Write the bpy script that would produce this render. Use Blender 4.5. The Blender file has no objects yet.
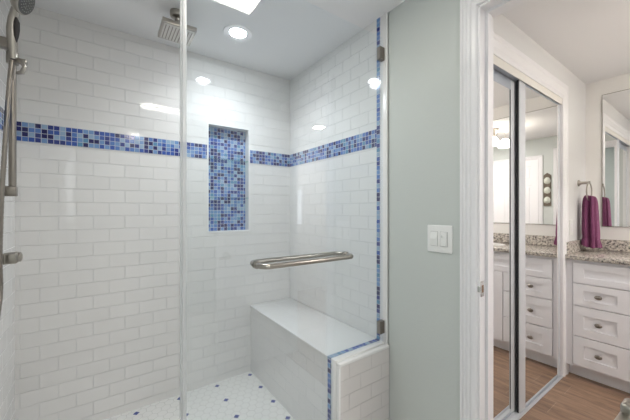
import bpy, bmesh, math, random
from mathutils import Vector, Matrix
random.seed(4)
sc = bpy.context.scene
COL = sc.collection
H = 1.245                      # camera height; every z below is measured from the lens height
cos, sin, pi, rad = math.cos, math.sin, math.pi, math.radians

# ------------------------------------------------------------------ camera, world, exposure
cd = bpy.data.cameras.new('camera'); cam = bpy.data.objects.new('camera', cd); COL.objects.link(cam)
cd.sensor_width = 36; cd.lens = 36 * 297 / 630; cd.clip_start = .02
cam.location = (0, 0, H); cam.rotation_euler = (rad(90), 0, rad(-35.2))
sc.camera = cam
w = bpy.data.worlds.new('world'); sc.world = w; w.use_nodes = True
w.node_tree.nodes['Background'].inputs[0].default_value = (.85, .92, 1, 1)
w.node_tree.nodes['Background'].inputs[1].default_value = .6
vs = sc.view_settings
vs.view_transform = 'Standard'; vs.look = 'None'; vs.exposure = 1.32; vs.gamma = 1; vs.use_curve_mapping = False

def area(name, loc, rot, sx, sy, power, col):
    l = bpy.data.lights.new(name, 'AREA'); l.shape = 'RECTANGLE'; l.size = sx; l.size_y = sy
    l.energy = power; l.color = col
    o = bpy.data.objects.new(name, l); COL.objects.link(o)
    o.location = (loc[0], loc[1], loc[2] + H); o.rotation_euler = rot
    return o
# fill daylight for the bathroom, set at an added, unseen window (left wall)
area('fill_daylight_bathroom', (-.36, -.72, .28), (0, rad(-90), 0), .86, .9, 2.5, (.93, .97, 1))
PANEL_E, SHOWER_E, GLOBE_E, BATHFILL_E, VANFILL_E = 9, 36, 5.5, 125, 235  # the last two drive the added, unseen fill lamps

# ------------------------------------------------------------------ materials
def nt(name):
    m = bpy.data.materials.new(name); m.use_nodes = True
    n = m.node_tree.nodes; l = m.node_tree.links
    return m, n, l, n['Principled BSDF']
def plain(name, col, rough=.5, metal=0, emit=0, ecol=None, spec=None, bump=None):
    m, n, l, b = nt(name)
    b.inputs['Base Color'].default_value = (*col, 1); b.inputs['Roughness'].default_value = rough
    b.inputs['Metallic'].default_value = metal
    if spec is not None: b.inputs['Specular IOR Level'].default_value = spec
    if emit:
        b.inputs['Emission Color'].default_value = (*(ecol or col), 1); b.inputs['Emission Strength'].default_value = emit
    if bump:
        t = n.new('ShaderNodeTexNoise'); t.inputs['Scale'].default_value = bump[0]; t.inputs['Detail'].default_value = 3
        tc = n.new('ShaderNodeTexCoord'); l.new(tc.outputs['UV'], t.inputs['Vector'])
        bp = n.new('ShaderNodeBump'); bp.inputs['Distance'].default_value = bump[1]; bp.inputs['Strength'].default_value = 1
        l.new(t.outputs['Fac'], bp.inputs['Height']); l.new(bp.outputs[0], b.inputs['Normal'])
    return m
def uvmap(n, l, off=(0, 0), sc_=1.0):
    tc = n.new('ShaderNodeTexCoord'); mp = n.new('ShaderNodeMapping')
    mp.inputs['Location'].default_value = (-off[0] * sc_, -off[1] * sc_, 0); mp.inputs['Scale'].default_value = (sc_, sc_, sc_)
    l.new(tc.outputs['UV'], mp.inputs['Vector'])
    return mp.outputs[0]
def tile(name, off, bw=.155, rh=.0775, col=(.83, .82, .81), mort=(.73, .725, .72), rough=.055, msize=.0020):
    m, n, l, b = nt(name)
    v = uvmap(n, l, off)
    br = n.new('ShaderNodeTexBrick'); br.offset = .5; br.offset_frequency = 2
    for k, x in (('Scale', 1), ('Mortar Size', msize), ('Mortar Smooth', .35), ('Brick Width', bw), ('Row Height', rh), ('Bias', 0)):
        br.inputs[k].default_value = x
    br.inputs['Color1'].default_value = (*col, 1); br.inputs['Color2'].default_value = (*[c * .97 for c in col], 1)
    br.inputs['Mortar'].default_value = (*mort, 1)
    l.new(v, br.inputs['Vector']); l.new(br.outputs['Color'], b.inputs['Base Color'])
    no = n.new('ShaderNodeTexNoise'); no.inputs['Scale'].default_value = 9; no.inputs['Detail'].default_value = 1
    l.new(v, no.inputs['Vector'])
    h = n.new('ShaderNodeMath'); h.operation = 'MULTIPLY_ADD'; h.inputs[1].default_value = -1.0
    l.new(br.outputs['Fac'], h.inputs[0]); 
    s = n.new('ShaderNodeMath'); s.operation = 'MULTIPLY'; s.inputs[1].default_value = .6; l.new(no.outputs['Fac'], s.inputs[0])
    l.new(s.outputs[0], h.inputs[2])
    bp = n.new('ShaderNodeBump'); bp.inputs['Distance'].default_value = .002; bp.inputs['Strength'].default_value = 1.0
    l.new(h.outputs[0], bp.inputs['Height']); l.new(bp.outputs[0], b.inputs['Normal'])
    r = n.new('ShaderNodeMapRange'); r.inputs['To Min'].default_value = rough; r.inputs['To Max'].default_value = .7
    l.new(br.outputs['Fac'], r.inputs['Value']); l.new(r.outputs[0], b.inputs['Roughness'])
    b.inputs['Specular IOR Level'].default_value = .55
    return m
def mth(n, l, op, a, b_=None, c=None):
    x = n.new('ShaderNodeMath'); x.operation = op
    for i, q in enumerate((a, b_, c)):
        if q is None: continue
        if isinstance(q, (int, float)): x.inputs[i].default_value = q
        else: l.new(q, x.inputs[i])
    return x.outputs[0]
def mosaic(name, off, seed=0.0, size=.0254):
    m, n, l, b = nt(name)
    v = uvmap(n, l, off, 1 / size)
    fl = n.new('ShaderNodeVectorMath'); fl.operation = 'FLOOR'; l.new(v, fl.inputs[0])
    ad = n.new('ShaderNodeVectorMath'); ad.operation = 'ADD'; ad.inputs[1].default_value = (seed + .5, seed * 1.7 + .5, 0); l.new(fl.outputs[0], ad.inputs[0])
    wn = n.new('ShaderNodeTexWhiteNoise'); wn.noise_dimensions = '2D'; l.new(ad.outputs[0], wn.inputs['Vector'])
    cr = n.new('ShaderNodeValToRGB'); cr.color_ramp.interpolation = 'CONSTANT'
    cols = [(0, (.018, .018, .11)), (.14, (.03, .045, .22)), (.30, (.045, .10, .38)), (.48, (.10, .20, .50)), (.64, (.17, .30, .55)), (.80, (.30, .42, .58)), (.92, (.11, .27, .44))]
    e = cr.color_ramp.elements
    e[0].position = 0; e[0].color = (*cols[0][1], 1); e[1].position = cols[1][0]; e[1].color = (*cols[1][1], 1)
    for p, c in cols[2:]:
        k = e.new(p); k.color = (*c, 1)
    l.new(wn.outputs['Value'], cr.inputs['Fac'])
    fr = n.new('ShaderNodeVectorMath'); fr.operation = 'FRACTION'; l.new(v, fr.inputs[0])
    sb = n.new('ShaderNodeVectorMath'); sb.operation = 'SUBTRACT'; sb.inputs[1].default_value = (.5, .5, 0); l.new(fr.outputs[0], sb.inputs[0])
    ab = n.new('ShaderNodeVectorMath'); ab.operation = 'ABSOLUTE'; l.new(sb.outputs[0], ab.inputs[0])
    sp = n.new('ShaderNodeSeparateXYZ'); l.new(ab.outputs[0], sp.inputs[0])
    mx = mth(n, l, 'MAXIMUM', sp.outputs[0], sp.outputs[1])
    g = mth(n, l, 'GREATER_THAN', mx, .45)
    mix = n.new('ShaderNodeMix'); mix.data_type = 'RGBA'; l.new(g, mix.inputs[0]); l.new(cr.outputs[0], mix.inputs[6])
    mix.inputs[7].default_value = (.55, .58, .62, 1); l.new(mix.outputs[2], b.inputs['Base Color'])
    rr = mth(n, l, 'MULTIPLY_ADD', g, .5, .12); l.new(rr, b.inputs['Roughness'])
    return m
def hexfloor(name):
    m, n, l, b = nt(name)
    S = .052
    v = uvmap(n, l)
    # hexagon lattice: the nearer of two rectangular lattices
    sx, sy = S, S * math.sqrt(3)
    def lat(o):
        a = n.new('ShaderNodeVectorMath'); a.operation = 'ADD'; a.inputs[1].default_value = (100 * sx + o[0], 100 * sy + o[1], 0); l.new(v, a.inputs[0])
        q = n.new('ShaderNodeVectorMath'); q.operation = 'MODULO'; q.inputs[1].default_value = (sx, sy, 1); l.new(a.outputs[0], q.inputs[0])
        s = n.new('ShaderNodeVectorMath'); s.operation = 'SUBTRACT'; s.inputs[1].default_value = (sx / 2, sy / 2, 0); l.new(q.outputs[0], s.inputs[0])
        t = n.new('ShaderNodeVectorMath'); t.operation = 'ABSOLUTE'; l.new(s.outputs[0], t.inputs[0])
        p = n.new('ShaderNodeSeparateXYZ'); l.new(t.outputs[0], p.inputs[0])
        d = mth(n, l, 'ADD', mth(n, l, 'MULTIPLY', p.outputs[0], .5), mth(n, l, 'MULTIPLY', p.outputs[1], math.sqrt(3) / 2))
        return mth(n, l, 'MAXIMUM', d, p.outputs[0])
    d = mth(n, l, 'MINIMUM', lat((0, 0)), lat((sx / 2, sy / 2)))
    g = mth(n, l, 'GREATER_THAN', d, S / 2 - .0014)
    a = n.new('ShaderNodeVectorMath'); a.operation = 'ADD'; a.inputs[1].default_value = (2.46 - .154 + .123, 1.90 - 2.117 + .095 + 1.9, 0); l.new(v, a.inputs[0])
    q = n.new('ShaderNodeVectorMath'); q.operation = 'MODULO'; q.inputs[1].default_value = (.246, .190, 1); l.new(a.outputs[0], q.inputs[0])
    s = n.new('ShaderNodeVectorMath'); s.operation = 'SUBTRACT'; s.inputs[1].default_value = (.123, .095, 0); l.new(q.outputs[0], s.inputs[0])
    t = n.new('ShaderNodeVectorMath'); t.operation = 'ABSOLUTE'; l.new(s.outputs[0], t.inputs[0])
    p = n.new('ShaderNodeSeparateXYZ'); l.new(t.outputs[0], p.inputs[0])
    sm = mth(n, l, 'ADD', p.outputs[0], p.outputs[1])
    dot = mth(n, l, 'LESS_THAN', sm, .0185)
    mix = n.new('ShaderNodeMix'); mix.data_type = 'RGBA'; l.new(g, mix.inputs[0])
    mix.inputs[6].default_value = (.80, .79, .77, 1); mix.inputs[7].default_value = (.62, .61, .59, 1)
    mi = n.new('ShaderNodeMix'); mi.data_type = 'RGBA'; l.new(dot, mi.inputs[0]); l.new(mix.outputs[2], mi.inputs[6])
    mi.inputs[7].default_value = (.03, .06, .27, 1)
    l.new(mi.outputs[2], b.inputs['Base Color']); b.inputs['Roughness'].default_value = .3
    return m
def thin_glass(name, tint=(.965, .985, .98), rough=0.0, f0=.045):
    m = bpy.data.materials.new(name); m.use_nodes = True; n = m.node_tree.nodes; l = m.node_tree.links; n.clear()
    o = n.new('ShaderNodeOutputMaterial'); tr = n.new('ShaderNodeBsdfTransparent'); tr.inputs[0].default_value = (*tint, 1)
    gl = n.new('ShaderNodeBsdfGlossy'); gl.inputs['Roughness'].default_value = rough; gl.inputs[0].default_value = (1, 1, 1, 1)
    lw = n.new('ShaderNodeLayerWeight'); lw.inputs[0].default_value = .5
    p = mth(n, l, 'POWER', lw.outputs['Facing'], 5.0); f = mth(n, l, 'MULTIPLY_ADD', p, 1 - f0, f0)
    mx = n.new('ShaderNodeMixShader'); l.new(f, mx.inputs[0]); l.new(tr.outputs[0], mx.inputs[1]); l.new(gl.outputs[0], mx.inputs[2])
    l.new(mx.outputs[0], o.inputs[0])
    return m
def granite():
    m, n, l, b = nt('granite')
    v = uvmap(n, l)
    a = n.new('ShaderNodeTexNoise'); a.inputs['Scale'].default_value = 52; a.inputs['Detail'].default_value = 6; a.inputs['Roughness'].default_value = .75; l.new(v, a.inputs['Vector'])
    cr = n.new('ShaderNodeValToRGB'); e = cr.color_ramp.elements
    e[0].position = .375; e[0].color = (.035, .04, .04, 1); e[1].position = .62; e[1].color = (.80, .76, .69, 1)
    for p, c in ((.43, (.20, .185, .18, 1)), (.48, (.46, .42, .38, 1)), (.55, (.66, .60, .52, 1))):
        k = e.new(p); k.color = c
    l.new(a.outputs['Fac'], cr.inputs['Fac'])
    l.new(cr.outputs[0], b.inputs['Base Color']); b.inputs['Roughness'].default_value = .15
    return m
def woodfloor():
    m, n, l, b = nt('wood_look_floor')
    tc = n.new('ShaderNodeTexCoord'); mp = n.new('ShaderNodeMapping'); mp.inputs['Rotation'].default_value = (0, 0, rad(90)); l.new(tc.outputs['UV'], mp.inputs[0])
    mp.inputs['Location'].default_value = (.33, .018, 0)
    v = mp.outputs[0]
    br = n.new('ShaderNodeTexBrick'); br.offset = .37
    for k, x in (('Scale', 1), ('Mortar Size', .0018), ('Mortar Smooth', .1), ('Brick Width', .92), ('Row Height', .16)): br.inputs[k].default_value = x
    br.inputs['Color1'].default_value = (.30, .20, .14, 1); br.inputs['Color2'].default_value = (.245, .16, .112, 1); br.inputs['Mortar'].default_value = (.37, .27, .2, 1)
    l.new(v, br.inputs['Vector'])
    m2 = n.new('ShaderNodeMapping'); m2.inputs['Scale'].default_value = (3.0, 15, 1); l.new(v, m2.inputs[0])
    no = n.new('ShaderNodeTexNoise'); no.inputs['Scale'].default_value = 1.6; no.inputs['Detail'].default_value = 7; no.inputs['Roughness'].default_value = .7; no.inputs['Distortion'].default_value = .6
    l.new(m2.outputs[0], no.inputs['Vector'])
    cr = n.new('ShaderNodeValToRGB'); e = cr.color_ramp.elements
    e[0].position = .3; e[0].color = (.55, .52, .5, 1); e[1].position = .7; e[1].color = (1.35, 1.3, 1.25, 1)
    l.new(no.outputs['Fac'], cr.inputs['Fac'])
    mx = n.new('ShaderNodeMix'); mx.data_type = 'RGBA'; mx.blend_type = 'MULTIPLY'; mx.inputs[0].default_value = 1
    l.new(br.outputs['Color'], mx.inputs[6]); l.new(cr.outputs[0], mx.inputs[7]); l.new(mx.outputs[2], b.inputs['Base Color'])
    b.inputs['Roughness'].default_value = .42
    return m
def terry():
    m, n, l, b = nt('plum_terry')
    v = uvmap(n, l)
    t = n.new('ShaderNodeTexNoise'); t.inputs['Scale'].default_value = 240; t.inputs['Detail'].default_value = 2; l.new(v, t.inputs['Vector'])
    cr = n.new('ShaderNodeValToRGB'); e = cr.color_ramp.elements
    e[0].position = .35; e[0].color = (.105, .022, .062, 1); e[1].position = .68; e[1].color = (.25, .065, .16, 1)
    l.new(t.outputs['Fac'], cr.inputs['Fac']); l.new(cr.outputs[0], b.inputs['Base Color'])
    bp = n.new('ShaderNodeBump'); bp.inputs['Distance'].default_value = .003; l.new(t.outputs['Fac'], bp.inputs['Height']); l.new(bp.outputs[0], b.inputs['Normal'])
    b.inputs['Roughness'].default_value = .95; b.inputs['Sheen Weight'].default_value = .4; b.inputs['Sheen Tint'].default_value = (.8, .4, .65, 1)
    return m

ZR = .353                                     # a course joint of the subway tile
WHITE = (.80, .79, .775)
M_tA = tile('subway_tile_back', (-.29 - .155 * 20, ZR - .0775 * 40), col=(.82, .80, .785), mort=(.755, .74, .73))
M_tB = tile('subway_tile_right', (2.164 - .06 - .155 * 20, ZR - .0775 * 40))
M_tL = tile('subway_tile_left', (2.164 - .155 * 20, ZR - .0775 * 40))
M_tBen = tile('subway_tile_bench', (1.105 - .155 * 30 + .05, -.745 - .0775 * 30))
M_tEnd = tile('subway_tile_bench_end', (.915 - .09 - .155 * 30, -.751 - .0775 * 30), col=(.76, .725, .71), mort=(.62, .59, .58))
M_slab = tile('bench_top_tile', (.915 + .02 - 3, 1.2 - 3), bw=.30, rh=.30, msize=.001, mort=(.72, .71, .70), rough=.2)
M_mosA = mosaic('mosaic_band_back', (-.385, .362), 3); M_mosB = mosaic('mosaic_band_right', (2.164, .362), 11)
M_mosN = mosaic('mosaic_niche', (.605, -.155), 23); M_mosV = mosaic('mosaic_pencil', (1.160, 1.09), 31)
M_mosT = mosaic('mosaic_bench_top', (.915, 1.160), 41)
M_hex = hexfloor('hexagon_floor_mosaic')
M_bull = plain('white_bullnose_tile', (.83, .82, .81), .18)
M_wallw = plain('white_wall_paint', (.85, .83, .80), .55, bump=(60, .0006))
M_green = plain('pale_green_wall_paint', (.58, .61, .585), .5, bump=(70, .0008))
M_ceil = plain('ceiling_paint', (.86, .855, .86), .75, bump=(80, .0006))
M_trim = plain('white_gloss_trim', (.87, .86, .87), .3)
M_cab = plain('white_cabinet_paint', (.86, .855, .885), .35)
M_crem = plain('cream_fascia', (.78, .76, .71), .5)
M_nick = plain('brushed_nickel', (.42, .39, .35), .28, 1)
M_nickd = plain('dark_nickel', (.30, .27, .24), .32, 1)
M_chrome = plain('chrome', (.75, .74, .73), .12, 1)
M_alu = plain('satin_aluminium', (.44, .48, .54), .4, .3)
M_aluw = plain('pale_satin_frame', (.62, .64, .67), .45, 0)
M_dark = plain('dark_gap', (.02, .02, .025), .5)
M_black = plain('black_rubber', (.04, .035, .035), .5)
M_greyr = plain('grey_nozzle_rubber', (.10, .10, .10), .5)
M_mirror = plain('mirror_silver', (.93, .935, .93), .006, 1)
M_glass = thin_glass('clear_glass', (.974, .992, 1.0), 0, .06)
M_shelf = thin_glass('green_edge_glass', (.80, .93, .90), 0, .06)
M_seal = plain('clear_vinyl_seal', (.78, .80, .82), .22)
def _seal():
    n = M_seal.node_tree.nodes; l = M_seal.node_tree.links
    t = n.new('ShaderNodeBsdfTransparent'); x = n.new('ShaderNodeMixShader'); x.inputs[0].default_value = .55
    l.new(t.outputs[0], x.inputs[1]); l.new(n['Principled BSDF'].outputs[0], x.inputs[2]); l.new(x.outputs[0], n['Material Output'].inputs[0])
_seal()
M_granite = granite(); M_wood = woodfloor(); M_terry = terry()
M_bathfl = tile('pale_floor_tile', (0, 0), bw=.3, rh=.3, col=(.78, .76, .74), mort=(.6, .6, .58), rough=.35)
M_plate = plain('white_plastic', (.84, .84, .82), .3)
M_slot = plain('plastic_shadow_gap', (.5, .5, .49), .5)
M_em_sh = plain('shower_lens', (1, 1, 1), .5, emit=SHOWER_E, ecol=(.89, .96, 1))
M_em_pan = plain('light_panel_lens', (1, 1, 1), .5, emit=PANEL_E, ecol=(1, .95, .84))
M_em_bathfill = plain('bath_fill_lens', (1, 1, 1), .5, emit=BATHFILL_E, ecol=(1, .96, .9))
M_em_vanfill = plain('vanity_fill_lens', (1, 1, 1), .5, emit=VANFILL_E, ecol=(1, .965, .95))
M_em_gl = plain('frosted_globe', (1, .97, .9), .4, emit=GLOBE_E, ecol=(1, .92, .80))
M_em_win = plain('frosted_window_light', (1, 1, 1), .4, emit=.6, ecol=(.86, .93, 1))
M_shell = plain('pale_shell', (.72, .74, .66), .5, bump=(200, .003))
M_board = plain('weathered_brown_board', (.13, .10, .07), .7)

# ------------------------------------------------------------------ mesh helpers
LOC = {}
class MB:
    def __init__(s): s.bm = bmesh.new()
    def box(s, x0, x1, y0, y1, z0, z1, bev=0, seg=2, mat=None):
        b = bmesh.new(); bmesh.ops.create_cube(b, size=1)
        for v in b.verts:
            v.co = Vector(((x0 + x1) / 2 + v.co.x * abs(x1 - x0), (y0 + y1) / 2 + v.co.y * abs(y1 - y0), (z0 + z1) / 2 + v.co.z * abs(z1 - z0)))
        if bev: bmesh.ops.bevel(b, geom=b.edges[:], offset=bev, segments=seg, affect='EDGES', profile=.5)
        if mat is not None:
            for v in b.verts: v.co = mat @ v.co
        s.merge(b); return s
    def merge(s, b):
        me = bpy.data.meshes.new('t'); b.to_mesh(me); b.free(); s.bm.from_mesh(me); bpy.data.meshes.remove(me)
    def lathe(s, prof, loc=(0, 0, 0), axis=(0, 0, 1), n=32, mat=None, sq=(1, 1)):
        """prof: list of (radius, height) along the axis"""
        b = bmesh.new(); rings = []
        q = Vector((0, 0, 1)).rotation_difference(Vector(axis)).to_matrix().to_4x4()
        T = Matrix.Translation(loc) @ q
        for r, h in prof:
            if r < 1e-6: rings.append([b.verts.new(T @ Vector((0, 0, h)))])
            else: rings.append([b.verts.new(T @ Vector((r * sq[0] * cos(2 * pi * k / n), r * sq[1] * sin(2 * pi * k / n), h))) for k in range(n)])
        for A, B in zip(rings, rings[1:]):
            for k in range(n):
                k2 = (k + 1) % n
                if len(A) == 1 and len(B) == 1: continue
                if len(A) == 1: b.faces.new((A[0], B[k], B[k2]))
                elif len(B) == 1: b.faces.new((A[k], A[k2], B[0]))
                else: b.faces.new((A[k], A[k2], B[k2], B[k]))
        for R_ in (rings[0], rings[-1]):
            if len(R_) > 1: b.faces.new(R_)
        bmesh.ops.recalc_face_normals(b, faces=b.faces[:])
        s.merge(b); return s
    def tube(s, pts, r, n=12, closed=False, smooth=True, cap=True):
        P = [Vector(p) for p in pts]; b = bmesh.new(); rings = []
        N = len(P); up = None
        for i, p in enumerate(P):
            if closed: t = (P[(i + 1) % N] - P[i - 1]).normalized()
            else: t = (P[min(i + 1, N - 1)] - P[max(i - 1, 0)]).normalized()
            if up is None:
                up = Vector((0, 0, 1)) if abs(t.z) < .9 else Vector((1, 0, 0))
            a = (up - t * up.dot(t)).normalized(); up = a; c = t.cross(a)
            rr = r[i] if isinstance(r, (list, tuple)) else r
            rings.append([b.verts.new(p + a * rr * cos(2 * pi * k / n) + c * rr * sin(2 * pi * k / n)) for k in range(n)])
        for i in range(N if closed else N - 1):
            A, B = rings[i], rings[(i + 1) % N]
            for k in range(n): b.faces.new((A[k], A[(k + 1) % n], B[(k + 1) % n], B[k]))
        if not closed and cap: b.faces.new(rings[0]); b.faces.new(rings[-1])
        bmesh.ops.recalc_face_normals(b, faces=b.faces[:])
        s.merge(b); return s
    def prism(s, poly, fn):
        """poly: list of 2D points; fn(p, t) -> 3D for t in 0,1"""
        b = bmesh.new()
        A = [b.verts.new(fn(p, 0)) for p in poly]; B = [b.verts.new(fn(p, 1)) for p in poly]
        n = len(poly)
        for k in range(n): b.faces.new((A[k], A[(k + 1) % n], B[(k + 1) % n], B[k]))
        b.faces.new(A); b.faces.new(B)
        bmesh.ops.recalc_face_normals(b, faces=b.faces[:])
        s.merge(b); return s
    def obj(s, name, mat, parent=None, smooth=None, label=None, kind=None):
        bm = s.bm
        uv = bm.loops.layers.uv.new('UVMap')
        for f in bm.faces:
            f.normal_update(); n = f.normal; ax = max(range(3), key=lambda i: abs(n[i]))
            for lp in f.loops:
                c = lp.vert.co
                lp[uv].uv = (c.y, c.z) if ax == 0 else ((c.x, c.z) if ax == 1 else (c.x, c.y))
        me = bpy.data.meshes.new(name)
        pl = Vector((0, 0, 0))
        o = bpy.data.objects.new(name, me)
        if parent is not None: pl = LOC[parent.name]
        else:
            co = [v.co for v in bm.verts]
            mn = Vector([min(c[i] for c in co) for i in range(3)]); mx = Vector([max(c[i] for c in co) for i in range(3)])
            pl = Vector(((mn.x + mx.x) / 2, (mn.y + mx.y) / 2, mn.z)); o.location = pl + Vector((0, 0, H))
        LOC[o.name] = pl
        bmesh.ops.translate(bm, verts=bm.verts[:], vec=-pl)
        for f in bm.faces: f.smooth = bool(smooth)
        bm.to_mesh(me); bm.free()
        me.materials.append(mat)
        if smooth:
            try: me.set_sharp_from_angle(angle=rad(smooth if smooth > 1 else 40))
            except Exception: pass
        COL.objects.link(o)
        if parent is not None: o.parent = parent
        if label: o['label'] = label
        if kind: o['kind'] = kind
        return o
def thing(name, label, cat, loc, group=None):
    o = bpy.data.objects.new(name, None); COL.objects.link(o); o.empty_display_size = .05
    LOC[o.name] = Vector(loc); o.location = Vector(loc) + Vector((0, 0, H))
    o['label'] = label; o['category'] = cat
    if group: o['group'] = group
    return o
def tag(o, label, cat, group=None):
    o['label'] = label; o['category'] = cat
    if group: o['group'] = group
    return o
def struct(mb, name, mat, label=None, cat=None, parent=None, smooth=None):
    o = mb.obj(name, mat, parent, smooth)
    if parent is None: o['kind'] = 'structure'
    if label: o['label'] = label
    if cat: o['category'] = cat
    return o

FL, CE = -1.245, 1.09
XB, YA, XL = 1.269, 2.164, -.385
BK = -1.5                                   # bathroom back wall, behind the camera
XV0, XV1, YC, YV = 1.389, 3.40, .75, -1.6    # vanity room

# ------------------------------------------------------------------ setting: bathroom and shower
struct(MB().box(XL, XB, BK, 1.08, FL - .1, FL), 'floor', M_bathfl, 'pale tiled bathroom floor in front of the shower', 'floor')
struct(MB().box(XL - .1, XB + .12, 1.20, YA + .15, FL - .1, FL), 'floor_shower', M_hex, 'white hexagon mosaic shower floor with small blue diamond dots', 'floor')
struct(MB().box(XL - .1, XV0, BK - .1, YA + .15, CE, CE + .1), 'ceiling', M_ceil, 'flat white ceiling above the shower', 'ceiling')
NX0, NX1, NZ0, NZ1 = .597, .903, -.157, .616
wa = MB().box(XL - .1, NX0, YA, YA + .12, FL, CE).box(NX1, XB + .12, YA, YA + .12, FL, CE).box(NX0, NX1, YA, YA + .12, FL, NZ0).box(NX0, NX1, YA, YA + .12, NZ1, CE)
wall_back = struct(wa, 'wall_back', M_tA, 'white subway tiled back wall of the shower with a recessed niche', 'wall')
nb = MB().box(NX0 - .02, NX1 + .02, YA + .066, YA + .10, NZ0 - .02, NZ1 + .02)
struct(nb, 'niche_back', M_mosN, 'blue glass mosaic at the back of the niche', parent=wall_back)
t_ = .009
nr = MB().box(NX0 - t_, NX0 + .003, YA - .002, YA + .067, NZ0 - t_, NZ1 + t_, .001).box(NX1 - .003, NX1 + t_, YA - .002, YA + .067, NZ0 - t_, NZ1 + t_, .001)
nr.box(NX0, NX1, YA - .002, YA + .067, NZ0 - t_, NZ0 + .003, .001).box(NX0, NX1, YA - .002, YA + .067, NZ1 - .003, NZ1 + t_, .001)
struct(nr, 'niche_edging', M_bull, 'white edging around the niche', parent=wall_back)
struct(MB().box(XL - .1, XL, .98, YA, FL, CE), 'wall_left', M_tL, 'white subway tiled left wall of the shower', 'wall')
# left wall outside the shower, with a window added behind the camera as fill light
wl = MB().box(XL - .1, XL, BK, -1.15, FL, CE).box(XL - .1, XL, -.29, .98, FL, CE).box(XL - .1, XL, -1.15, -.29, FL, -.17).box(XL - .1, XL, -1.15, -.29, .73, CE)
struct(wl, 'wall_left', M_green, 'pale green bathroom wall outside the shower', 'wall')
w1 = MB().box(XL - .09, XL - .07, -1.15, -.29, -.17, .73)
fill_win = struct(w1, 'fill_window', M_em_win, 'added frosted window behind the camera, unseen source of fill daylight', 'window')
fr = MB()
for a in ((-1.15, -1.11, -.17, .73), (-.33, -.29, -.17, .73), (-1.11, -.33, -.17, -.13), (-1.11, -.33, .69, .73), (-.74, -.70, -.13, .69)):
    fr.box(XL - .069, XL - .03, a[0], a[1], a[2], a[3], .003)
struct(fr, 'window_frame', M_trim, parent=fill_win)
struct(MB().box(XL - .1, XB + .12, BK - .1, BK, FL, CE), 'wall_rear', M_green, 'pale green bathroom wall behind the camera', 'wall')
# right wall: tile inside the shower, paint and doorway outside
struct(MB().box(XB, XB + .12, 1.150, YA, FL, CE), 'wall_right', M_tB, 'white subway tiled right wall of the shower', 'wall')
DY0, DY1, DZ = .03, .615, .845
wr = MB().box(XB + .006, XV0, DY1, 1.150, FL, CE).box(XB + .006, XV0, BK, DY0, FL, CE).box(XB + .006, XV0, DY0, DY1, DZ, CE)
struct(wr, 'wall_right', M_green, 'pale green painted wall between the shower and the doorway', 'wall')
tr = MB().box(XB - .001, XB + .02, 1.104, 1.150, FL, CE, .003)
tr.box(XB - .007, XB + .01, 1.104, 1.116, FL, CE, .004, 3)
struct(tr, 'trim_1', M_bull, 'white bullnose tile edging up the shower wall beside the green wall', 'tile edging', smooth=40)
struct(MB().box(XB - .002, XB + .01, 1.160, 1.1854, -.735, CE), 'trim_2', M_mosV, 'vertical strip of blue mosaic up the right shower wall', 'mosaic strip')
struct(MB().box(XL, NX0 - t_, YA - .002, YA + .01, .362, .4636).box(NX1 + t_, XB, YA - .002, YA + .01, .362, .4636), 'trim_3', M_mosA, 'blue mosaic band across the back shower wall', 'mosaic band')
struct(MB().box(XB - .002, XB + .01, 1.1854, YA, .362, .4636), 'trim_4', M_mosB, 'blue mosaic band along the right shower wall', 'mosaic band')
struct(MB().box(XL - .01, XL + .002, 1.0, YA, .362, .4636), 'trim_5', M_mosB, 'blue mosaic band on the left shower wall behind the slide bar', 'mosaic band')
cb = MB().box(XL, .915, 1.08, 1.20, FL - .05, FL + .10, .004)
struct(cb, 'shower_curb', M_bull, 'low white curb under the glass at the shower entry', 'curb')

# bench
BX, BE, BT = .915, 1.105, -.735
bench = thing('shower_bench', 'white tiled built-in bench with blue mosaic edging at the right of the shower', 'bench', ((BX + XB) / 2, 1.6, FL))
MB().box(BX + .004, XB, BE + .06, YA, FL, BT - .012).obj('bench_body', M_tBen, bench)
MB().box(BX - .002, XB, 1.186, YA, BT - .014, BT, .003).obj('bench_top', M_slab, bench, 40)
MB().box(BX + .02, XB, BE + .001, 1.16, FL, BT - .03).box(BX, XB, 1.122, 1.160, FL, BT, .003).obj('glass_ledge', M_bull, bench, 40)
MB().box(BX - .002, XB - .002, 1.1605, 1.1857, BT - .012, BT + .001).obj('mosaic_strip', M_mosT, bench)
MB().box(BX - .002, BX + .01, 1.1605, 1.1857, FL, BT - .012).obj('mosaic_strip', M_mosV, bench)
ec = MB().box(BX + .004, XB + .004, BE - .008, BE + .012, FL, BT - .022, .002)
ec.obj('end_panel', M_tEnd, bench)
MB().box(BX + .002, XB + .004, BE - .012, BE + .016, BT - .024, BT - .004, .007, 4).box(BX - .001, BX + .012, BE - .010, BE + .014, FL, BT - .02, .004, 3).obj('bullnose_edge', M_bull, bench, 60)

# glass panel
YG = 1.139; GX0 = .222; GT = .957
gp = thing('shower_glass_panel', 'large frameless clear glass shower panel notched over the bench', 'glass panel', (.74, YG, FL + .10))
g = MB()
poly = [(GX0 + .012, FL + .102), (BX - .006, FL + .102), (BX - .006, BT + .004), (XB - .006, BT + .004), (XB - .006, GT), (GX0 + .012, GT)]
g.prism(poly, lambda p, t: (p[0], YG - .005 + .010 * t, p[1]))
g.obj('glass_pane', M_glass, gp)
sl = MB().box(GX0, GX0 + .015, YG - .009, YG + .009, FL + .102, GT, .003).box(GX0 - .006, GX0 + .001, YG - .004, YG + .004, FL + .102, GT, .002)
sl.obj('edge_seal', M_seal, gp, 40, 'pale vinyl strip down the free edge of the glass')
for z in (.868, -.648):
    MB().box(XB - .038, XB - .001, YG - .014, YG + .012, z - .036, z + .034, .002).obj('wall_clip', M_nickd, gp, label='brushed nickel wall clip')
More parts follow.
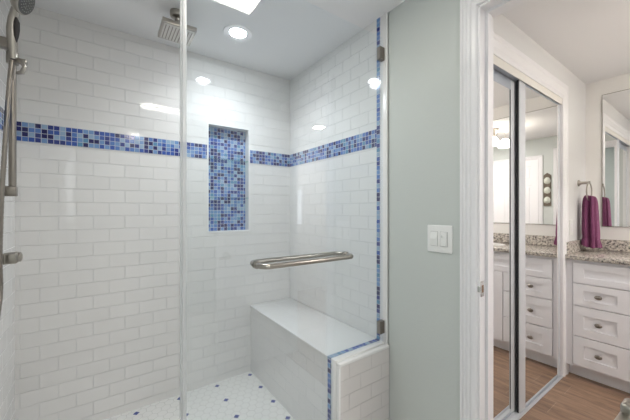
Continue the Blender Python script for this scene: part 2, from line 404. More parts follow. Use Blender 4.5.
def loop_bar(side):
    y0 = YG + side * .006; y1 = YG + side * .064; x0, x1, z = .508, .992, -.226; r = .035
    pts = [(x0, y0, z)]
    for k in range(9):
        a = pi / 2 * k / 8; pts.append((x0 + r - r * cos(a), y1 - side * r + side * r * sin(a), z))
    for k in range(9):
        a = pi / 2 * k / 8; pts.append((x1 - r + r * sin(a), y1 - side * r + side * r * cos(a), z))
    pts.append((x1, y0, z))
    m = MB().tube(pts, .0115, 14)
    for x in (x0, x1): m.lathe([(.0, 0), (.016, 0), (.016, .005), (.0115, .006)], (x, YG + side * .0055, z), (0, side, 0), 20)
    return m
loop_bar(-1).obj('towel_bar', M_nick, gp, 60, 'brushed nickel bar on the near side of the glass')
loop_bar(1).obj('towel_bar', M_nick, gp, 60, 'brushed nickel bar on the shower side of the glass')

# niche shelves
for z, lb in ((.372, 'clear glass shelf in the mosaic niche, the upper of two'), (.091, 'clear glass shelf in the mosaic niche, the lower of two')):
    tag(MB().box(NX0 + .004, NX1 - .004, YA - .002, YA + .064, z - .004, z + .004, .001).obj('glass_shelf', M_shelf), lb, 'shelf', 'glass shelves in the niche')

# shower ceiling light
rl = thing('recessed_light', 'round white recessed ceiling light glowing inside the shower', 'ceiling light', (.667, 1.768, CE))
MB().lathe([(.050, -.001), (.076, -.004), (.086, -.005), (.088, -.001), (.088, 0), (.050, 0)], (.667, 1.768, CE), n=48).obj('trim_ring', M_trim, rl, 60)
MB().lathe([(0, -.003), (.03, -.003), (.048, -.002), (.050, -.001), (.050, 0), (0, 0)], (.667, 1.768, CE), n=40).obj('lens', M_em_sh, rl, 60)
dl = bpy.data.lights.new('downlight_beam', 'SPOT'); dl.energy = 17; dl.color = (.90, .965, 1); dl.spot_size = rad(150); dl.spot_blend = 1; dl.shadow_soft_size = .045
do = bpy.data.objects.new('downlight_beam', dl); COL.objects.link(do); do.location = (.667, 1.768, CE + H - .006)
pn = thing('ceiling_light_panel', 'rectangular lit ceiling panel outside the shower, mirrored at the top of the glass', 'ceiling light', (.47, .83, CE))
MB().box(.295, .647, .741, .92, CE - .012, CE - .001, .003).obj('lens', M_em_pan, pn)
f = MB()
for a in ((.28, .294, .726, .935), (.648, .662, .726, .935), (.294, .648, .726, .740), (.294, .648, .921, .935)): f.box(*a, CE - .016, CE, .003)
f.obj('panel_frame', M_trim, pn)
fill_bath = thing('recessed_light', 'added round recessed fill light behind the camera in the bathroom', 'ceiling light', (.35, -.75, CE))  # unseen lamp added to raise the bathroom light level
MB().lathe([(.055, -.001), (.078, -.004), (.084, -.001), (.084, 0), (.055, 0)], (.35, -.75, CE), n=32).obj('trim_ring', M_trim, fill_bath, 60)
MB().lathe([(0, -.006), (.06, -.0015), (.06, 0), (0, 0)], (.35, -.75, CE), n=32).obj('lens', M_em_bathfill, fill_bath, 60)

# rain head
RX, RY = .322, 1.776
rh = thing('rain_shower_head', 'square brushed nickel rain shower head hanging from the ceiling', 'shower head', (RX, RY, .955))
MB().lathe([(0, 0), (.035, 0), (.036, -.006), (.035, -.026), (.030, -.031), (.014, -.033), (.012, -.035)], (RX, RY, CE), n=32).obj('ceiling_flange', M_nick, rh, 50)
MB().lathe([(.0105, 0), (.0105, .05)], (RX, RY, 1.025), n=20).lathe([(0, -.012), (.017, -.010), (.019, .006), (.014, .018), (.0105, .024)], (RX, RY, 1.0), n=24).obj('drop_arm', M_nick, rh, 50)
MB().box(RX - .084, RX + .084, RY - .089, RY + .089, .966, .990, .003, 2).lathe([(.028, 0), (.022, .012), (.018, .013)], (RX, RY, .9895), n=24).obj('head_plate', M_nick, rh, 40)
MB().box(RX - .074, RX + .074, RY - .079, RY + .079, .9635, .967, .001).obj('spray_face', plain('pale_spray_face', (.62, .60, .57), .35, .3), rh)
nz = MB()
for k in range(9):
    x = RX - .064 + .016 * k
    nz.box(x - .0022, x + .0022, RY - .070, RY + .070, .9605, .9645, .001)
nz.obj('nozzle_rows', M_nickd, rh, label='dark rows of nozzles')

# slide bar on left wall
SX, SY = -.318, 1.745
sb = thing('slide_bar', 'vertical brushed nickel slide bar fixed to the left shower wall', 'slide bar', (SX, SY, .06))
MB().lathe([(.0122, 0), (.0122, .66)], (SX, SY, .075), n=24).obj('bar', M_nickd, sb, 60)
for z in (.078, .690):
    b = MB().box(XL, SX + .014, SY - .018, SY + .018, z - .021, z + .021, .005, 3)
    b.lathe([(0, 0), (.028, 0), (.028, .006), (.018, .012)], (XL, SY, z), (1, 0, 0), 28)
    b.obj('wall_bracket', M_nickd, sb, 50)
sld = MB().lathe([(.012, -.026), (.019, -.024), (.020, 0), (.019, .024), (.012, .026)], (SX, SY, .635), n=28)
sld.box(SX - .008, SX + .048, SY - .030, SY - .006, .612, .632, .005, 3)
sld.tube([(SX + .012, SY - .03, .62), (SX + .035, SY - .045, .613), (SX + .045, SY - .05, .590), (SX + .036, SY - .045, .568), (SX + .02, SY - .035, .565)], [.007, .009, .008, .009, .006], 12)
sld.obj('slider', M_nick, sb, 50)
# hand shower
hs = thing('hand_shower', 'hand shower with ribbed grey face and metal hose, upright in the slide bar holder', 'hand shower', (SX + .012, SY - .03, .62))
hpts = [(-.309, 1.700, .615), (-.309, 1.698, .650), (-.310, 1.694, .690), (-.309, 1.690, .735), (-.306, 1.684, .772), (-.297, 1.672, .805), (-.278, 1.660, .832)]
MB().tube(hpts, [.0105, .013, .0165, .018, .015, .014, .02], 20).obj('handle', M_nick, hs, 80)
MB().tube([(-.2975, 1.689, .682), (-.2965, 1.684, .705), (-.2945, 1.679, .730), (-.2925, 1.673, .757), (-.293, 1.668, .775)], [.003, .0085, .0105, .0095, .003], 14).obj('grip_insert', M_black, hs, 60, 'dark rubber grip')
ax = Vector((.88, -.20, -.40)).normalized(); hc = Vector((-.274, 1.655, .842))
MB().lathe([(0, -.030), (.022, -.028), (.042, -.014), (.050, .004), (.051, .012), (.047, .016), (.045, .016)], hc, ax, 36).obj('spray_head', M_nick, hs, 50)
MB().lathe([(0, .0), (.046, .0), (.046, .0165), (.044, .018), (.0, .018)], hc, ax, 36).obj('spray_face', M_greyr, hs, 40, 'dark grey spray face')
q = Vector((0, 0, 1)).rotation_difference(ax).to_matrix()
nn = MB()
for R_, c in ((.011, 6), (.022, 12), (.034, 18)):
    for k in range(c):
        p = hc + q @ Vector((R_ * cos(2 * pi * k / c), R_ * sin(2 * pi * k / c), .0175))
        nn.lathe([(0, 0), (.0022, 0), (.0017, .003), (0, .0035)], p, ax, 6)
nn.obj('nozzles', plain('pale_nozzle', (.35, .35, .34), .5), hs)
hose = []
ctrl = [(-.311, 1.702, .612), (-.318, 1.698, .52), (-.325, 1.692, .36), (-.333, 1.690, .18), (-.338, 1.69, .08), (-.342, 1.69, -.08), (-.344, 1.69, -.20), (-.343, 1.69, -.34), (-.345, 1.615, -.50), (-.355, 1.63, -.62), (-.362, 1.67, -.66), (-.367, 1.72, -.62), (-.366, 1.745, -.50), (-.365, 1.75, -.36)]
def cr_spline(C, n=8):
    out = []; C = [Vector(c) for c in C]
    for i in range(len(C) - 1):
        p0, p1, p2, p3 = C[max(i - 1, 0)], C[i], C[i + 1], C[min(i + 2, len(C) - 1)]
        for k in range(n):
            t = k / n; out.append(.5 * ((2 * p1) + (-p0 + p2) * t + (2 * p0 - 5 * p1 + 4 * p2 - p3) * t * t + (-p0 + 3 * p1 - 3 * p2 + p3) * t ** 3))
    out.append(C[-1]); return out
HP = cr_spline(ctrl, 16)
MB().tube(HP, [.0078 + (.0008 if i % 2 else 0) for i in range(len(HP))], 12).obj('hose', M_nickd, hs, 30)
# valve
sv = thing('shower_valve', 'brushed nickel valve handle sticking out from the left shower wall', 'valve', (XL, SY, -.20))
MB().lathe([(0, 0), (.075, 0), (.078, .004), (.070, .010), (.03, .014)], (XL, 1.76, -.205), (1, 0, 0), 48).obj('escutcheon', M_nick, sv, 50)
MB().lathe([(.024, .01), (.024, .045), (.020, .05)], (XL, 1.76, -.205), (1, 0, 0), 28).obj('stem', M_nickd, sv, 50)
MB().box(XL + .035, XL + .084, 1.735, 1.785, -.226, -.178, .010, 4).lathe([(0, 0), (.020, 0), (.020, .01), (.012, .014), (0, .015)], (XL + .080, 1.76, -.200), (1, 0, 0), 24).obj('handle', M_nick, sv, 60)
sm_ = thing('hose_outlet', 'small round hose outlet low on the left shower wall', 'hose outlet', (XL, 1.75, -.34))
MB().lathe([(0, 0), (.026, 0), (.026, .006), (.014, .010), (.012, .03), (0, .032)], (XL, 1.75, -.345), (1, 0, 0), 28).obj('elbow', M_nick, sm_, 50)

# switch plate on the green wall
XW = XB + .006
sp = thing('light_switch_plate', 'white two-gang light switch plate with rocker and dimmer on the green wall', 'light switch', (XW, .797, -.134))
MB().box(XW - .006, XW, .733, .859, -.198, -.071, .003, 3).obj('plate', M_plate, sp, 50)
MB().box(XW - .0066, XW - .004, .803, .841, -.169, -.100, .0006).box(XW - .0066, XW - .004, .754, .792, -.169, -.100, .0006).obj('gap', M_slot, sp)
MB().prism([(-.0066, -.167), (-.0085, -.167), (-.0115, -.135), (-.0075, -.102), (-.0066, -.102)], lambda p, t: (XW + p[0], .805 + .034 * t, p[1])).obj('rocker', M_plate, sp)
MB().box(XW - .010, XW - .006, .757, .789, -.167, -.102, .0015).box(XW - .0125, XW - .009, .760, .776, -.165, -.138, .001).box(XW - .0135, XW - .009, .780, .786, -.128, -.117, .0008).obj('dimmer', M_plate, sp)
for y in (.8225, .7735):
    for z in (-.086, -.183): MB().lathe([(0, 0), (.0032, 0), (.0025, .0012), (0, .0012)], (XW - .006, y, z), (-1, 0, 0), 14).obj('screw', M_plate, sp)

# ------------------------------------------------------------------ doorway
def casing_poly(w_, d_):      # fluted profile: across (0..w_), out (0..d_)
    return [(0, 0), (0, d_ * .75), (w_ * .04, d_), (w_ * .13, d_), (w_ * .19, d_ * .62), (w_ * .25, d_ * .95), (w_ * .36, d_ * .95), (w_ * .42, d_ * .65), (w_ * .48, d_ * .92),
            (w_ * .60, d_ * .92), (w_ * .66, d_ * .62), (w_ * .72, d_ * .85), (w_ * .90, d_ * .80), (w_ * .97, d_ * .6), (w_, 0)]
CW = .072
def door_casing(xw, s, y0, y1, zt, w_, ztop_full=True, d_=.017):
    """casing on a wall facing s*X around an opening y0..y1 up to zt, mitred"""
    m = MB(); P = casing_poly(w_, d_)
    m.prism(P, lambda p, t: (xw + s * p[1], y1 + w_ - p[0], FL if t == 0 else zt + w_ - p[0]))
    m.prism(P, lambda p, t: (xw + s * p[1], y0 - w_ + p[0], FL if t == 0 else zt + w_ - p[0]))
    m.prism(P, lambda p, t: (xw + s * p[1], (y0 - w_ + p[0]) if t == 0 else (y1 + w_ - p[0]), zt + w_ - p[0]))
    return m
struct(door_casing(XW, -1, DY0 - .006, DY1 + .006, DZ + .006, CW, d_=.02), 'trim_6', M_trim, 'white fluted casing around the doorway beside the green wall', 'door casing')
struct(door_casing(XV0, 1, DY0 - .006, DY1 + .006, DZ + .006, .055, d_=.016), 'trim_7', M_trim, 'white casing on the far side of the doorway', 'door casing')
jb = MB()
jt = .018
jb.box(XW - .004, XV0 + .004, DY1 - .001, DY1 + jt, FL, DZ, .0015).box(XW - .004, XV0 + .004, DY0 - jt, DY0 + .001, FL, DZ, .0015).box(XW - .004, XV0 + .004, DY0, DY1, DZ - .001, DZ + jt, .0015)
jb.box(1.318, 1.352, DY1 - .012, DY1, FL, DZ, .001).box(1.318, 1.352, DY0, DY0 + .012, FL, DZ, .001).box(1.318, 1.352, DY0 + .012, DY1 - .012, DZ - .012, DZ, .001)
d1 = struct(jb, 'door_1', M_trim, 'white door frame of the doorway to the vanity room', 'door frame')
st = MB().box(1.276, 1.304, DY1 - .0035, DY1 - .0005, -.363, -.297, .001)
st.lathe([(.012, -.012), (.012, .012)], (1.280, DY1 + .0065, -.330), (0, 0, 1), 18)
st.obj('strike_plate', M_chrome, d1, 40, 'metal strike plate')
MB().box(1.284, 1.297, DY1 - .0042, DY1 - .003, -.345, -.315).obj('latch_hole', plain('strike_hole', (.25, .13, .06), .6), d1)
# the open door leaf, hinged at the near side of the opening, with its lever
ld = thing('open_door', 'white door swung open into the bathroom, only its lever handle in view', 'door', (1.262, .03, FL))
th = rad(2)
Tm = Matrix.Translation((1.262, .03, 0)) @ Matrix.Rotation(-th, 4, 'Z')
lf = MB().box(-.575, -.004, -.035, 0, FL + .01, DZ - .006, .002, mat=Tm); lf.obj('door_leaf', M_trim, ld)
lv = MB()
b = bmesh.new()
lv.lathe([(0, 0), (.027, 0), (.027, .006), (.02, .010)], Tm @ Vector((-.518, .0, -.343)), (0, 1, 0), 28)
lv.lathe([(.011, .008), (.011, .06)], Tm @ Vector((-.518, 0, -.343)), (0, 1, 0), 20)
lv.box(-.537, -.50, .050, .068, -.366, -.334, .006, 3, mat=Tm)
lv.box(-.588, -.52, .050, .068, -.366, -.349, .003, 3, mat=Tm)
lv.obj('lever_handle', M_nick, ld, 50, 'satin nickel lever handle')

# ------------------------------------------------------------------ vanity room
struct(MB().box(XB, XV1 + .1, YV - .1, YC + .75, FL - .1, FL), 'floor', M_wood, 'brown wood-look plank floor of the vanity room', 'floor')
struct(MB().box(XV0, XV1 + .1, YV - .1, YC + .75, CE, CE + .1), 'ceiling', M_ceil, 'white ceiling of the vanity room', 'ceiling')
struct(MB().box(XV1, XV1 + .1, YV - .1, YC + .75, FL, CE), 'wall_far', M_wallw, 'white wall behind the vanity mirror', 'wall')
CX0, CX1, CZ = 1.45, 2.787, .832
wc = MB().box(XV0, CX0, YC, YC + .10, FL, CE).box(CX1, XV1, YC, YC + .10, FL, CE).box(CX0, CX1, YC, YC + .10, CZ, CE)
struct(wc, 'wall_closet', plain('closet_wall_paint', (.76, .76, .755), .55), 'pale wall around the mirrored closet doors', 'wall')
struct(MB().box(XV0, XV1, YC + .70, YC + .75, FL, CE), 'wall_closet_rear', M_wallw, 'white rear wall inside the closet', 'wall')
struct(MB().box(XV0 - .05, XV0, YC + .1, YC + .75, FL, CE), 'wall_closet_side', M_wallw, 'white side wall inside the closet', 'wall')
wv = MB().box(XV0, 2.38, YV - .1, YV, FL, CE).box(2.53, XV1, YV - .1, YV, FL, CE).box(2.38, 2.53, YV - .1, YV, FL, -.23).box(2.38, 2.53, YV - .1, YV, .33, CE)
struct(wv, 'wall_vanity_end', M_wallw, 'white end wall of the vanity room', 'wall')
w2 = struct(MB().box(2.38, 2.53, YV - .09, YV - .07, -.23, .33), 'window_2', M_em_win, 'narrow frosted window at the end of the vanity room', 'window')
f = MB()
for a in ((2.38, 2.392, -.23, .33), (2.518, 2.53, -.23, .33), (2.392, 2.518, -.23, -.218), (2.392, 2.518, .318, .33)): f.box(a[0], a[1], YV - .069, YV - .04, a[2], a[3], .002)
struct(f, 'window_frame', M_trim, parent=w2)

# closet casing, fascia, jambs
def closet_casing():
    m = MB(); w_, wh, d_ = .095, .108, .016
    P = [(0, 0), (0, d_ * .9), (.006, d_), (.022, d_), (.028, d_ * .72), (.062, d_ * .62), (.070, d_ * .85), (.080, d_ * .85), (.088, d_ * .5), (w_, d_ * .45), (w_, 0)]
    m.prism(P, lambda p, t: (CX1 + w_ - p[0], YC - p[1], FL if t == 0 else CZ + wh * (1 - p[0] / w_)))
    m.prism(P, lambda p, t: ((XV0 + .001) if t == 0 else (CX1 + w_ - p[0]), YC - p[1], CZ + wh * (1 - p[0] / w_)))
    return m
struct(closet_casing(), 'trim_8', M_trim, 'white moulded casing around the mirrored closet doors', 'door casing')
fa = MB().box(CX0, CX1, YC - .003, YC + .001, .784, CZ + .001, .001)
struct(fa, 'trim_9', M_crem, 'cream fascia board hiding the closet door track', 'fascia')
tr_ = thing('closet_door_track', 'grey aluminium top and bottom track of the mirrored sliding doors', 'door track', ((CX0 + CX1) / 2, YC + .05, FL))
t1 = MB().box(CX0, CX1, YC + .0015, YC + .07, .795, .824, .001)
t1.obj('top_track', M_alu, tr_)
t2 = MB().box(CX0, CX1, YC - .008, YC + .06, FL, FL + .003)
for y in (-.008, -.003, .022, .028, .050): t2.box(CX0, CX1, YC + y, YC + y + .003, FL + .003, FL + .008, .0008)
t2.obj('bottom_track', M_aluw, tr_)
def slider_door(x0, x1, y, zt, zb, lab, ls, rs, tr):
    t = thing('sliding_mirror_door', lab, 'closet door', ((x0 + x1) / 2, y, zb))
    MB().box(x0 + .01, x1 - .01, y - .0005, y + .008, zb + .005, zt - .01).obj('mirror', M_mirror, t)
    MB().box(x0 + .01, x1 - .01, y + .0095, y + .014, zb + .01, zt - .01).obj('backing', M_dark, t)
    s = MB().box(x0, x0 + ls, y - .003, y + .012, zb, zt, .004, 3)
    s.obj('stile', M_aluw, t, 60)
    MB().box(x0 - .0015, x0 + .004, y + .002, y + .014, zb, zt, .001).obj('side_channel', M_dark, t, label='black edge strip')
    MB().box(x1 - rs, x1, y - .002, y + .012, zb, zt, .004, 3).obj('stile', M_aluw, t, 60)
    MB().box(x0 + ls, x1 - rs, y - .003, y + .012, zb, zb + .010, .002).obj('bottom_rail', M_alu, t, 60)
    MB().box(x0 + ls, x1 - rs, y - .002, y + .012, zt - tr, zt, .002).obj('top_rail', M_alu, t, 60)
    return t
slider_door(2.055, 2.783, YC + .010, .793, FL + .0085, 'mirrored sliding closet door nearer the vanity, in front of the other', .088, .045, .018)
slider_door(1.46, 2.130, YC + .037, .793, FL + .0085, 'mirrored sliding closet door nearer the doorway, behind the other', .030, .125, .065)
struct(MB().box(CX1 - .001, CX1 + .004, YC - .001, YC + .10, FL, CZ, .001), 'trim_10', M_trim, 'white jamb beside the mirrored closet door', 'door jamb')

# opposite wall of the vanity room: closed panel door and framed shells, seen in the mirrors
PY0, PY1, PZ = -.90, -.215, .775
struct(door_casing(XV0, 1, PY0, PY1, PZ, .055, d_=.016), 'trim_11', M_trim, 'white casing around the closed panel door seen in the mirrors', 'door casing')
dm = MB().box(XV0 + .002, XV0 + .007, PY0, PY1, FL + .005, PZ)
yy = [PY0, PY0 + .095, (PY0 + PY1) / 2 - .045, (PY0 + PY1) / 2 + .045, PY1 - .095, PY1]
zz = [FL + .005, FL + .22, -.56, -.44, .38, .47, PZ - .10, PZ]
for a, b_ in ((0, 1), (2, 3), (4, 5)): dm.box(XV0 + .006, XV0 + .014, yy[a], yy[b_], zz[0], zz[-1], .001)
for a, b_ in ((0, 1), (2, 3), (4, 5), (6, 7)):
    for c, d_ in ((1, 2), (3, 4)): dm.box(XV0 + .006, XV0 + .014, yy[c], yy[d_], zz[a], zz[b_], .001)
for a, b_ in ((1, 2), (3, 4), (5, 6)):
    for c, d_ in ((1, 2), (3, 4)): dm.box(XV0 + .006, XV0 + .012, yy[c] + .025, yy[d_] - .025, zz[a] + .025, zz[b_] - .025, .004)
d3 = struct(dm, 'door_2', M_trim, 'closed white six-panel door seen in the mirrors', 'door')
MB().lathe([(0, 0), (.026, 0), (.026, .006), (.011, .012), (.011, .035), (.024, .045), (.026, .058), (.015, .07), (0, .072)], (XV0 + .014, PY0 + .05, -.33), (1, 0, 0), 24).obj('door_knob', M_nick, d3, 60)
pc = thing('shell_wall_art', 'tall brown board with three pale shells on the green wall, seen in the mirror', 'wall art', (XV0 + .001, -.10, .06))
MB().box(XV0 + .001, XV0 + .014, -.150, -.060, .06, .52, .003).prism([(-.150, .519), (-.105, .555), (-.06, .519)], lambda p, t: (XV0 + .001 + .013 * t, p[0], p[1])).obj('board', M_board, pc)
for z in (.435, .29, .145):
    b = bmesh.new(); c = b.verts.new((XV0 + .034, -.105, z)); ring = []
    N_ = 36
    for k in range(N_):
        a = 2 * pi * k / N_; rr = .052 * (1 + .05 * (k % 2)) * (1 - .12 * (sin(a) < -.8))
        ring.append((b.verts.new((XV0 + .028 + .004 * (k % 2), -.105 + .55 * rr * cos(a) * .8, z + .55 * rr * sin(a))), b.verts.new((XV0 + .014, -.105 + rr * cos(a) * .8, z + rr * sin(a)))))
    for k in range(N_):
        k2 = (k + 1) % N_
        b.faces.new((c, ring[k][0], ring[k2][0])); b.faces.new((ring[k][0], ring[k][1], ring[k2][1], ring[k2][0]))
    b.faces.new([r[1] for r in ring]); bmesh.ops.recalc_face_normals(b, faces=b.faces[:])
    m = MB(); m.merge(b); m.obj('shell', M_shell, pc, 30)
# inner face of the vanity-room side wall is pale green
struct(MB().box(XV0 - .001, XV0 + .001, YV, DY0 - .07, FL, CE), 'wall_vanity_side', M_green, 'pale green wall of the vanity room, seen in the mirrors', 'wall')

# vanity
VX, VY1 = 2.83, .698
VYE = -1.30
XT = XV1                                      # wall face
va = thing('vanity_cabinet', 'white shaker vanity cabinet with drawers and nickel knobs under the granite counter', 'cabinet', ((VX + XT) / 2, -.3, FL))
MB().box(VX + .019, XT - .001, VYE, .702, -1.155, -.3655).box(VX + .012, XT - .001, .702, YC - .001, -1.155, -.3655).obj('body', M_cab, va)
MB().box(VX + .080, XT - .001, VYE, YC - .001, FL, -1.154).obj('toe_kick', M_cab, va)
def shaker(y0, y1, z0, z1, kind, knob=None, rail=.046, lat=.061):
    x0 = VX; m = MB(); g_ = .0018
    y0 += g_; y1 -= g_; z0 += g_; z1 -= g_
    m.box(x0, x0 + .019, y0, y0 + lat, z0, z1, .0012).box(x0, x0 + .019, y1 - lat, y1, z0, z1, .0012)
    m.box(x0, x0 + .019, y0 + lat - .001, y1 - lat + .001, z0, z0 + rail, .0012).box(x0, x0 + .019, y0 + lat - .001, y1 - lat + .001, z1 - rail, z1, .0012)
    m.box(x0 + .009, x0 + .018, y0 + lat - .002, y1 - lat + .002, z0 + rail - .002, z1 - rail + .002)
    o = m.obj(kind, M_cab, va)
    if knob:
        kx = x0 + .009 if knob[2] else x0
        k = MB().lathe([(0, 0), (.006, 0), (.0055, .012), (.013, .017), (.0155, .023), (.012, .029), (0, .031)], (kx, knob[0], knob[1]), (-1, 0, 0), 24, sq=(1, 1))
        for v in k.bm.verts: v.co.y = knob[0] + (v.co.y - knob[0]) * 1.35
        LOC[o.name] = LOC[va.name]
        kk = k.obj('knob', M_nickd, o, 70, 'oval nickel knob')
    return o
shaker(-.30, VY1, -.536, -.385, 'false_front')
shaker(VYE, -.30, -.536, -.385, 'false_front')
shaker(.402, VY1, -.700, -.538, 'drawer', (.556, -.616, True))
shaker(.402, VY1, -.924, -.702, 'drawer', (.556, -.813, True), .062)
shaker(.402, VY1, -1.138, -.926, 'drawer', (.556, -1.033, True), .060)
shaker(.052, .400, -1.146, -.538, 'cabinet_door', (.08, -.62, False), .06)
shaker(-.298, .050, -1.146, -.538, 'cabinet_door', (.022, -.62, False), .06)
shaker(-.80, -.302, -1.146, -.538, 'cabinet_door', (-.77, -.62, False), .06)
shaker(VYE, -.802, -1.146, -.538, 'cabinet_door', (-.83, -.62, False), .06)
# counter and splashes
CT, CB = -.333, -.365
tag(MB().box(VX - .022, XT - .001, VYE - .02, YC - .001, CB, CT, .006, 3).obj('granite_countertop', M_granite, None, 60), 'speckled beige and grey granite vanity countertop', 'countertop')
tag(MB().box(XT - .021, XT - .001, VYE - .02, YC - .001, CT, -.243, .003).obj('granite_backsplash', M_granite), 'low granite backsplash under the vanity mirror', 'backsplash')
tag(MB().box(VX + .02, XT - .021, YC - .021, YC - .001, CT, -.243, .003).obj('granite_side_splash', M_granite), 'short granite side splash below the purple towel', 'backsplash')
# mirror
MY0, MY1, MZ0, MZ1 = -1.30, .644, -.134, .958
vm = thing('vanity_mirror', 'large wall mirror above the vanity backsplash', 'mirror', (XT, -.3, MZ0))
MB().box(XT - .007, XT - .001, MY0, MY1, MZ0, MZ1).obj('mirror_glass', M_mirror, vm)
e_ = MB().box(XT - .008, XT - .001, MY1, MY1 + .003, MZ0 - .003, MZ1 + .003).box(XT - .008, XT - .001, MY0, MY1, MZ1, MZ1 + .003).box(XT - .008, XT - .001, MY0, MY1, MZ0 - .003, MZ0)
e_.obj('mirror_edge', plain('mirror_dark_edge', (.22, .19, .15), .4), vm)
# faucet
fx, fy = 3.27, .10
fa_ = thing('faucet', 'curved nickel faucet on the granite counter, seen in the mirrors', 'faucet', (fx, fy, CT))
MB().lathe([(0, 0), (.026, 0), (.026, .006), (.016, .012), (.014, .02)], (fx, fy, CT), n=24).tube(cr_spline([(fx, fy, CT + .01), (fx, fy, CT + .11), (fx - .02, fy, CT + .165), (fx - .07, fy, CT + .18), (fx - .115, fy, CT + .155), (fx - .125, fy, CT + .12)], 6), .0115, 14).obj('spout', M_nick, fa_, 60)
for s in (-1, 1):
    MB().lathe([(0, 0), (.024, 0), (.022, .008), (.013, .014), (.013, .04), (.018, .05), (0, .056)], (fx, fy + s * .10, CT), n=20).box(fx - .05, fx + .008, fy + s * .10 - .006, fy + s * .10 + .006, CT + .044, CT + .054, .003).obj('tap_handle', M_nick, fa_, 60)
sk = thing('sink_basin', 'white undermount sink rim set in the granite counter', 'sink', (3.08, fy, CT))
MB().lathe([(.19, .0), (.188, .002), (.172, .002), (.165, .001), (.10, .0006), (0, .0004)], (3.07, fy, CT + .0005), n=40, sq=(.8, 1.15)).obj('basin', M_plate, sk, 60)

# towel ring, towel
tx, ty, tz = 3.185, .686, .215
trg = thing('towel_ring', 'brushed nickel towel ring on the wall beside the vanity mirror', 'towel ring', (tx, YC, tz))
MB().lathe([(0, 0), (.026, 0), (.026, .006), (.018, .012), (.012, .02), (.010, .062), (.013, .066), (.011, .074), (0, .076)], (tx, YC - .0005, tz + .006), (0, -1, 0), 28).obj('wall_post', M_nick, trg, 60)
RC = tz - .068; RR = .072
MB().tube([(tx + RR * cos(a), ty - .004, RC + RR * sin(a)) for a in [2 * pi * k / 48 for k in range(48)]], .0048, 12, closed=True).obj('ring', M_nick, trg, 60)
def towel():
    b = bmesh.new(); rings = []; N_ = 72
    zs = [(.116, .12), (.113, .34), (.104, .54), (.088, .68), (.066, .78), (.03, .86), (-.04, .92), (-.11, .98), (-.17, 1.03), (-.205, 1.03), (-.215, .97), (-.228, .97), (-.238, 1.06), (-.262, 1.22), (-.285, 1.32), (-.292, 1.30), (-.293, 1.0)]
    for i, (z, s) in enumerate(zs):
        R_ = []
        for k in range(N_):
            a = 2 * pi * k / N_
            X = abs(cos(a)) ** .75 * (1 if cos(a) > 0 else -1); Y = abs(sin(a)) ** .75 * (1 if sin(a) > 0 else -1)
            rip = 1 + .05 * sin(7 * a + 1.3 + i * .12) + .03 * sin(13 * a + i * .3)
            crease = 1 - .50 * math.exp(-((a - 1.02 * pi) / .13) ** 2) - .16 * math.exp(-((a - 1.23 * pi) / .09) ** 2) - .12 * math.exp(-((a - 1.40 * pi) / .08) ** 2) - .14 * math.exp(-((a - .82 * pi) / .09) ** 2) - .14 * math.exp(-((a - 1.78 * pi) / .09) ** 2) - .3 * math.exp(-((a - .5 * pi) / .12) ** 2)
            zz_ = z + (.006 * sin(3 * a + 1) + .010 * sin(a) if z < -.2 else .006 * sin(a))
            hx = .072 * s; hy = .046 * (.45 + .6 * s)
            R_.append(b.verts.new((tx + .010 + hx * X * rip * crease, ty - .008 - max(0, -z) * .022 + hy * Y * rip * (.6 + .4 * crease), zz_)))
        rings.append(R_)
    for A, B in zip(rings, rings[1:]):
        for k in range(N_): b.faces.new((A[k], A[(k + 1) % N_], B[(k + 1) % N_], B[k]))
    b.faces.new(rings[0]); b.faces.new(rings[-1]); bmesh.ops.recalc_face_normals(b, faces=b.faces[:])
    m = MB(); m.merge(b); return m
tw = towel().obj('hand_towel', M_terry, None, 80); tag(tw, 'plum purple hand towel folded through the towel ring', 'towel')
md = tw.modifiers.new('smooth', 'SUBSURF'); md.levels = 1; md.render_levels = 2

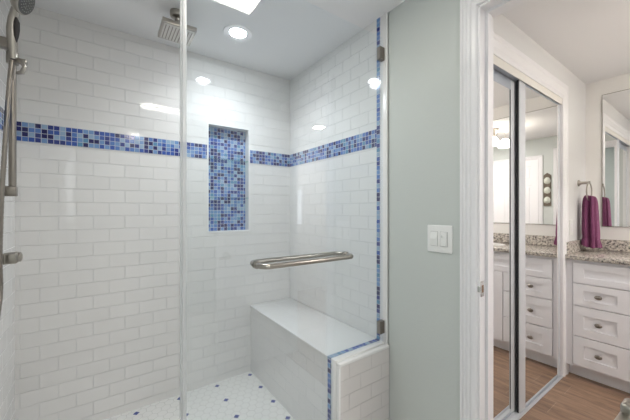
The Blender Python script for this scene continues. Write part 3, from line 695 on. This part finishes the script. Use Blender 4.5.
# outlet
ol = thing('wall_outlet', 'white outlet plate on the wall between closet casing and towel', 'outlet', (3.0, YC, -.13))
MB().box(2.955, 3.028, YC - .006, YC - .0005, -.195, -.078, .002).obj('plate', M_plate, ol)
MB().box(2.975, 3.008, YC - .0085, YC - .005, -.17, -.103, .002).obj('socket', M_trim, ol)
# baseboard stub
struct(MB().box(2.884, VX + .08, YC - .012, YC - .0005, FL, FL + .10, .003), 'baseboard_closet', M_trim, 'short white baseboard between closet casing and vanity', 'baseboard')

fill_van = thing('recessed_light', 'added round recessed fill light in the vanity room out of the frame', 'ceiling light', (2.3, -.9, CE))  # lamp added out of view to brighten the cabinet fronts
MB().lathe([(.065, -.001), (.088, -.004), (.094, -.001), (.094, 0), (.065, 0)], (2.3, -.9, CE), n=32).obj('trim_ring', M_trim, fill_van, 60)
MB().lathe([(0, -.006), (.065, -.0015), (.065, 0), (0, 0)], (2.3, -.9, CE), n=32).obj('lens', M_em_vanfill, fill_van, 60)
# ceiling fixture in the vanity room
GX, GY = 2.52, -.30
cl = thing('ceiling_lamp', 'ceiling lamp with glowing frosted shades and scroll arms, seen in the closet mirror', 'lamp', (GX, GY, .85))
MB().lathe([(0, 0), (.06, 0), (.055, -.018), (.015, -.03), (.012, -.09), (.022, -.10), (.012, -.12), (0, -.125)], (GX, GY, CE), n=28).obj('canopy', M_nickd, cl, 60)
for k in range(3):
    a = rad(20 + 120 * k); dx, dy = cos(a), sin(a)
    P = cr_spline([(GX + .012 * dx, GY + .012 * dy, .985), (GX + .05 * dx, GY + .05 * dy, 1.03), (GX + .10 * dx, GY + .10 * dy, 1.04), (GX + .14 * dx, GY + .14 * dy, 1.015), (GX + .14 * dx, GY + .14 * dy, .95)], 6)
    arm = MB().tube(P, .005, 8); o = arm.obj('arm', M_nickd, cl, 60)
    MB().lathe([(.018, .08), (.03, .075), (.055, .045), (.074, .005), (.082, -.03), (.076, -.033), (.05, -.028), (0, -.022)], (GX + .14 * dx, GY + .14 * dy, .875), n=28).obj('glass_shade', M_em_gl, cl, 60)
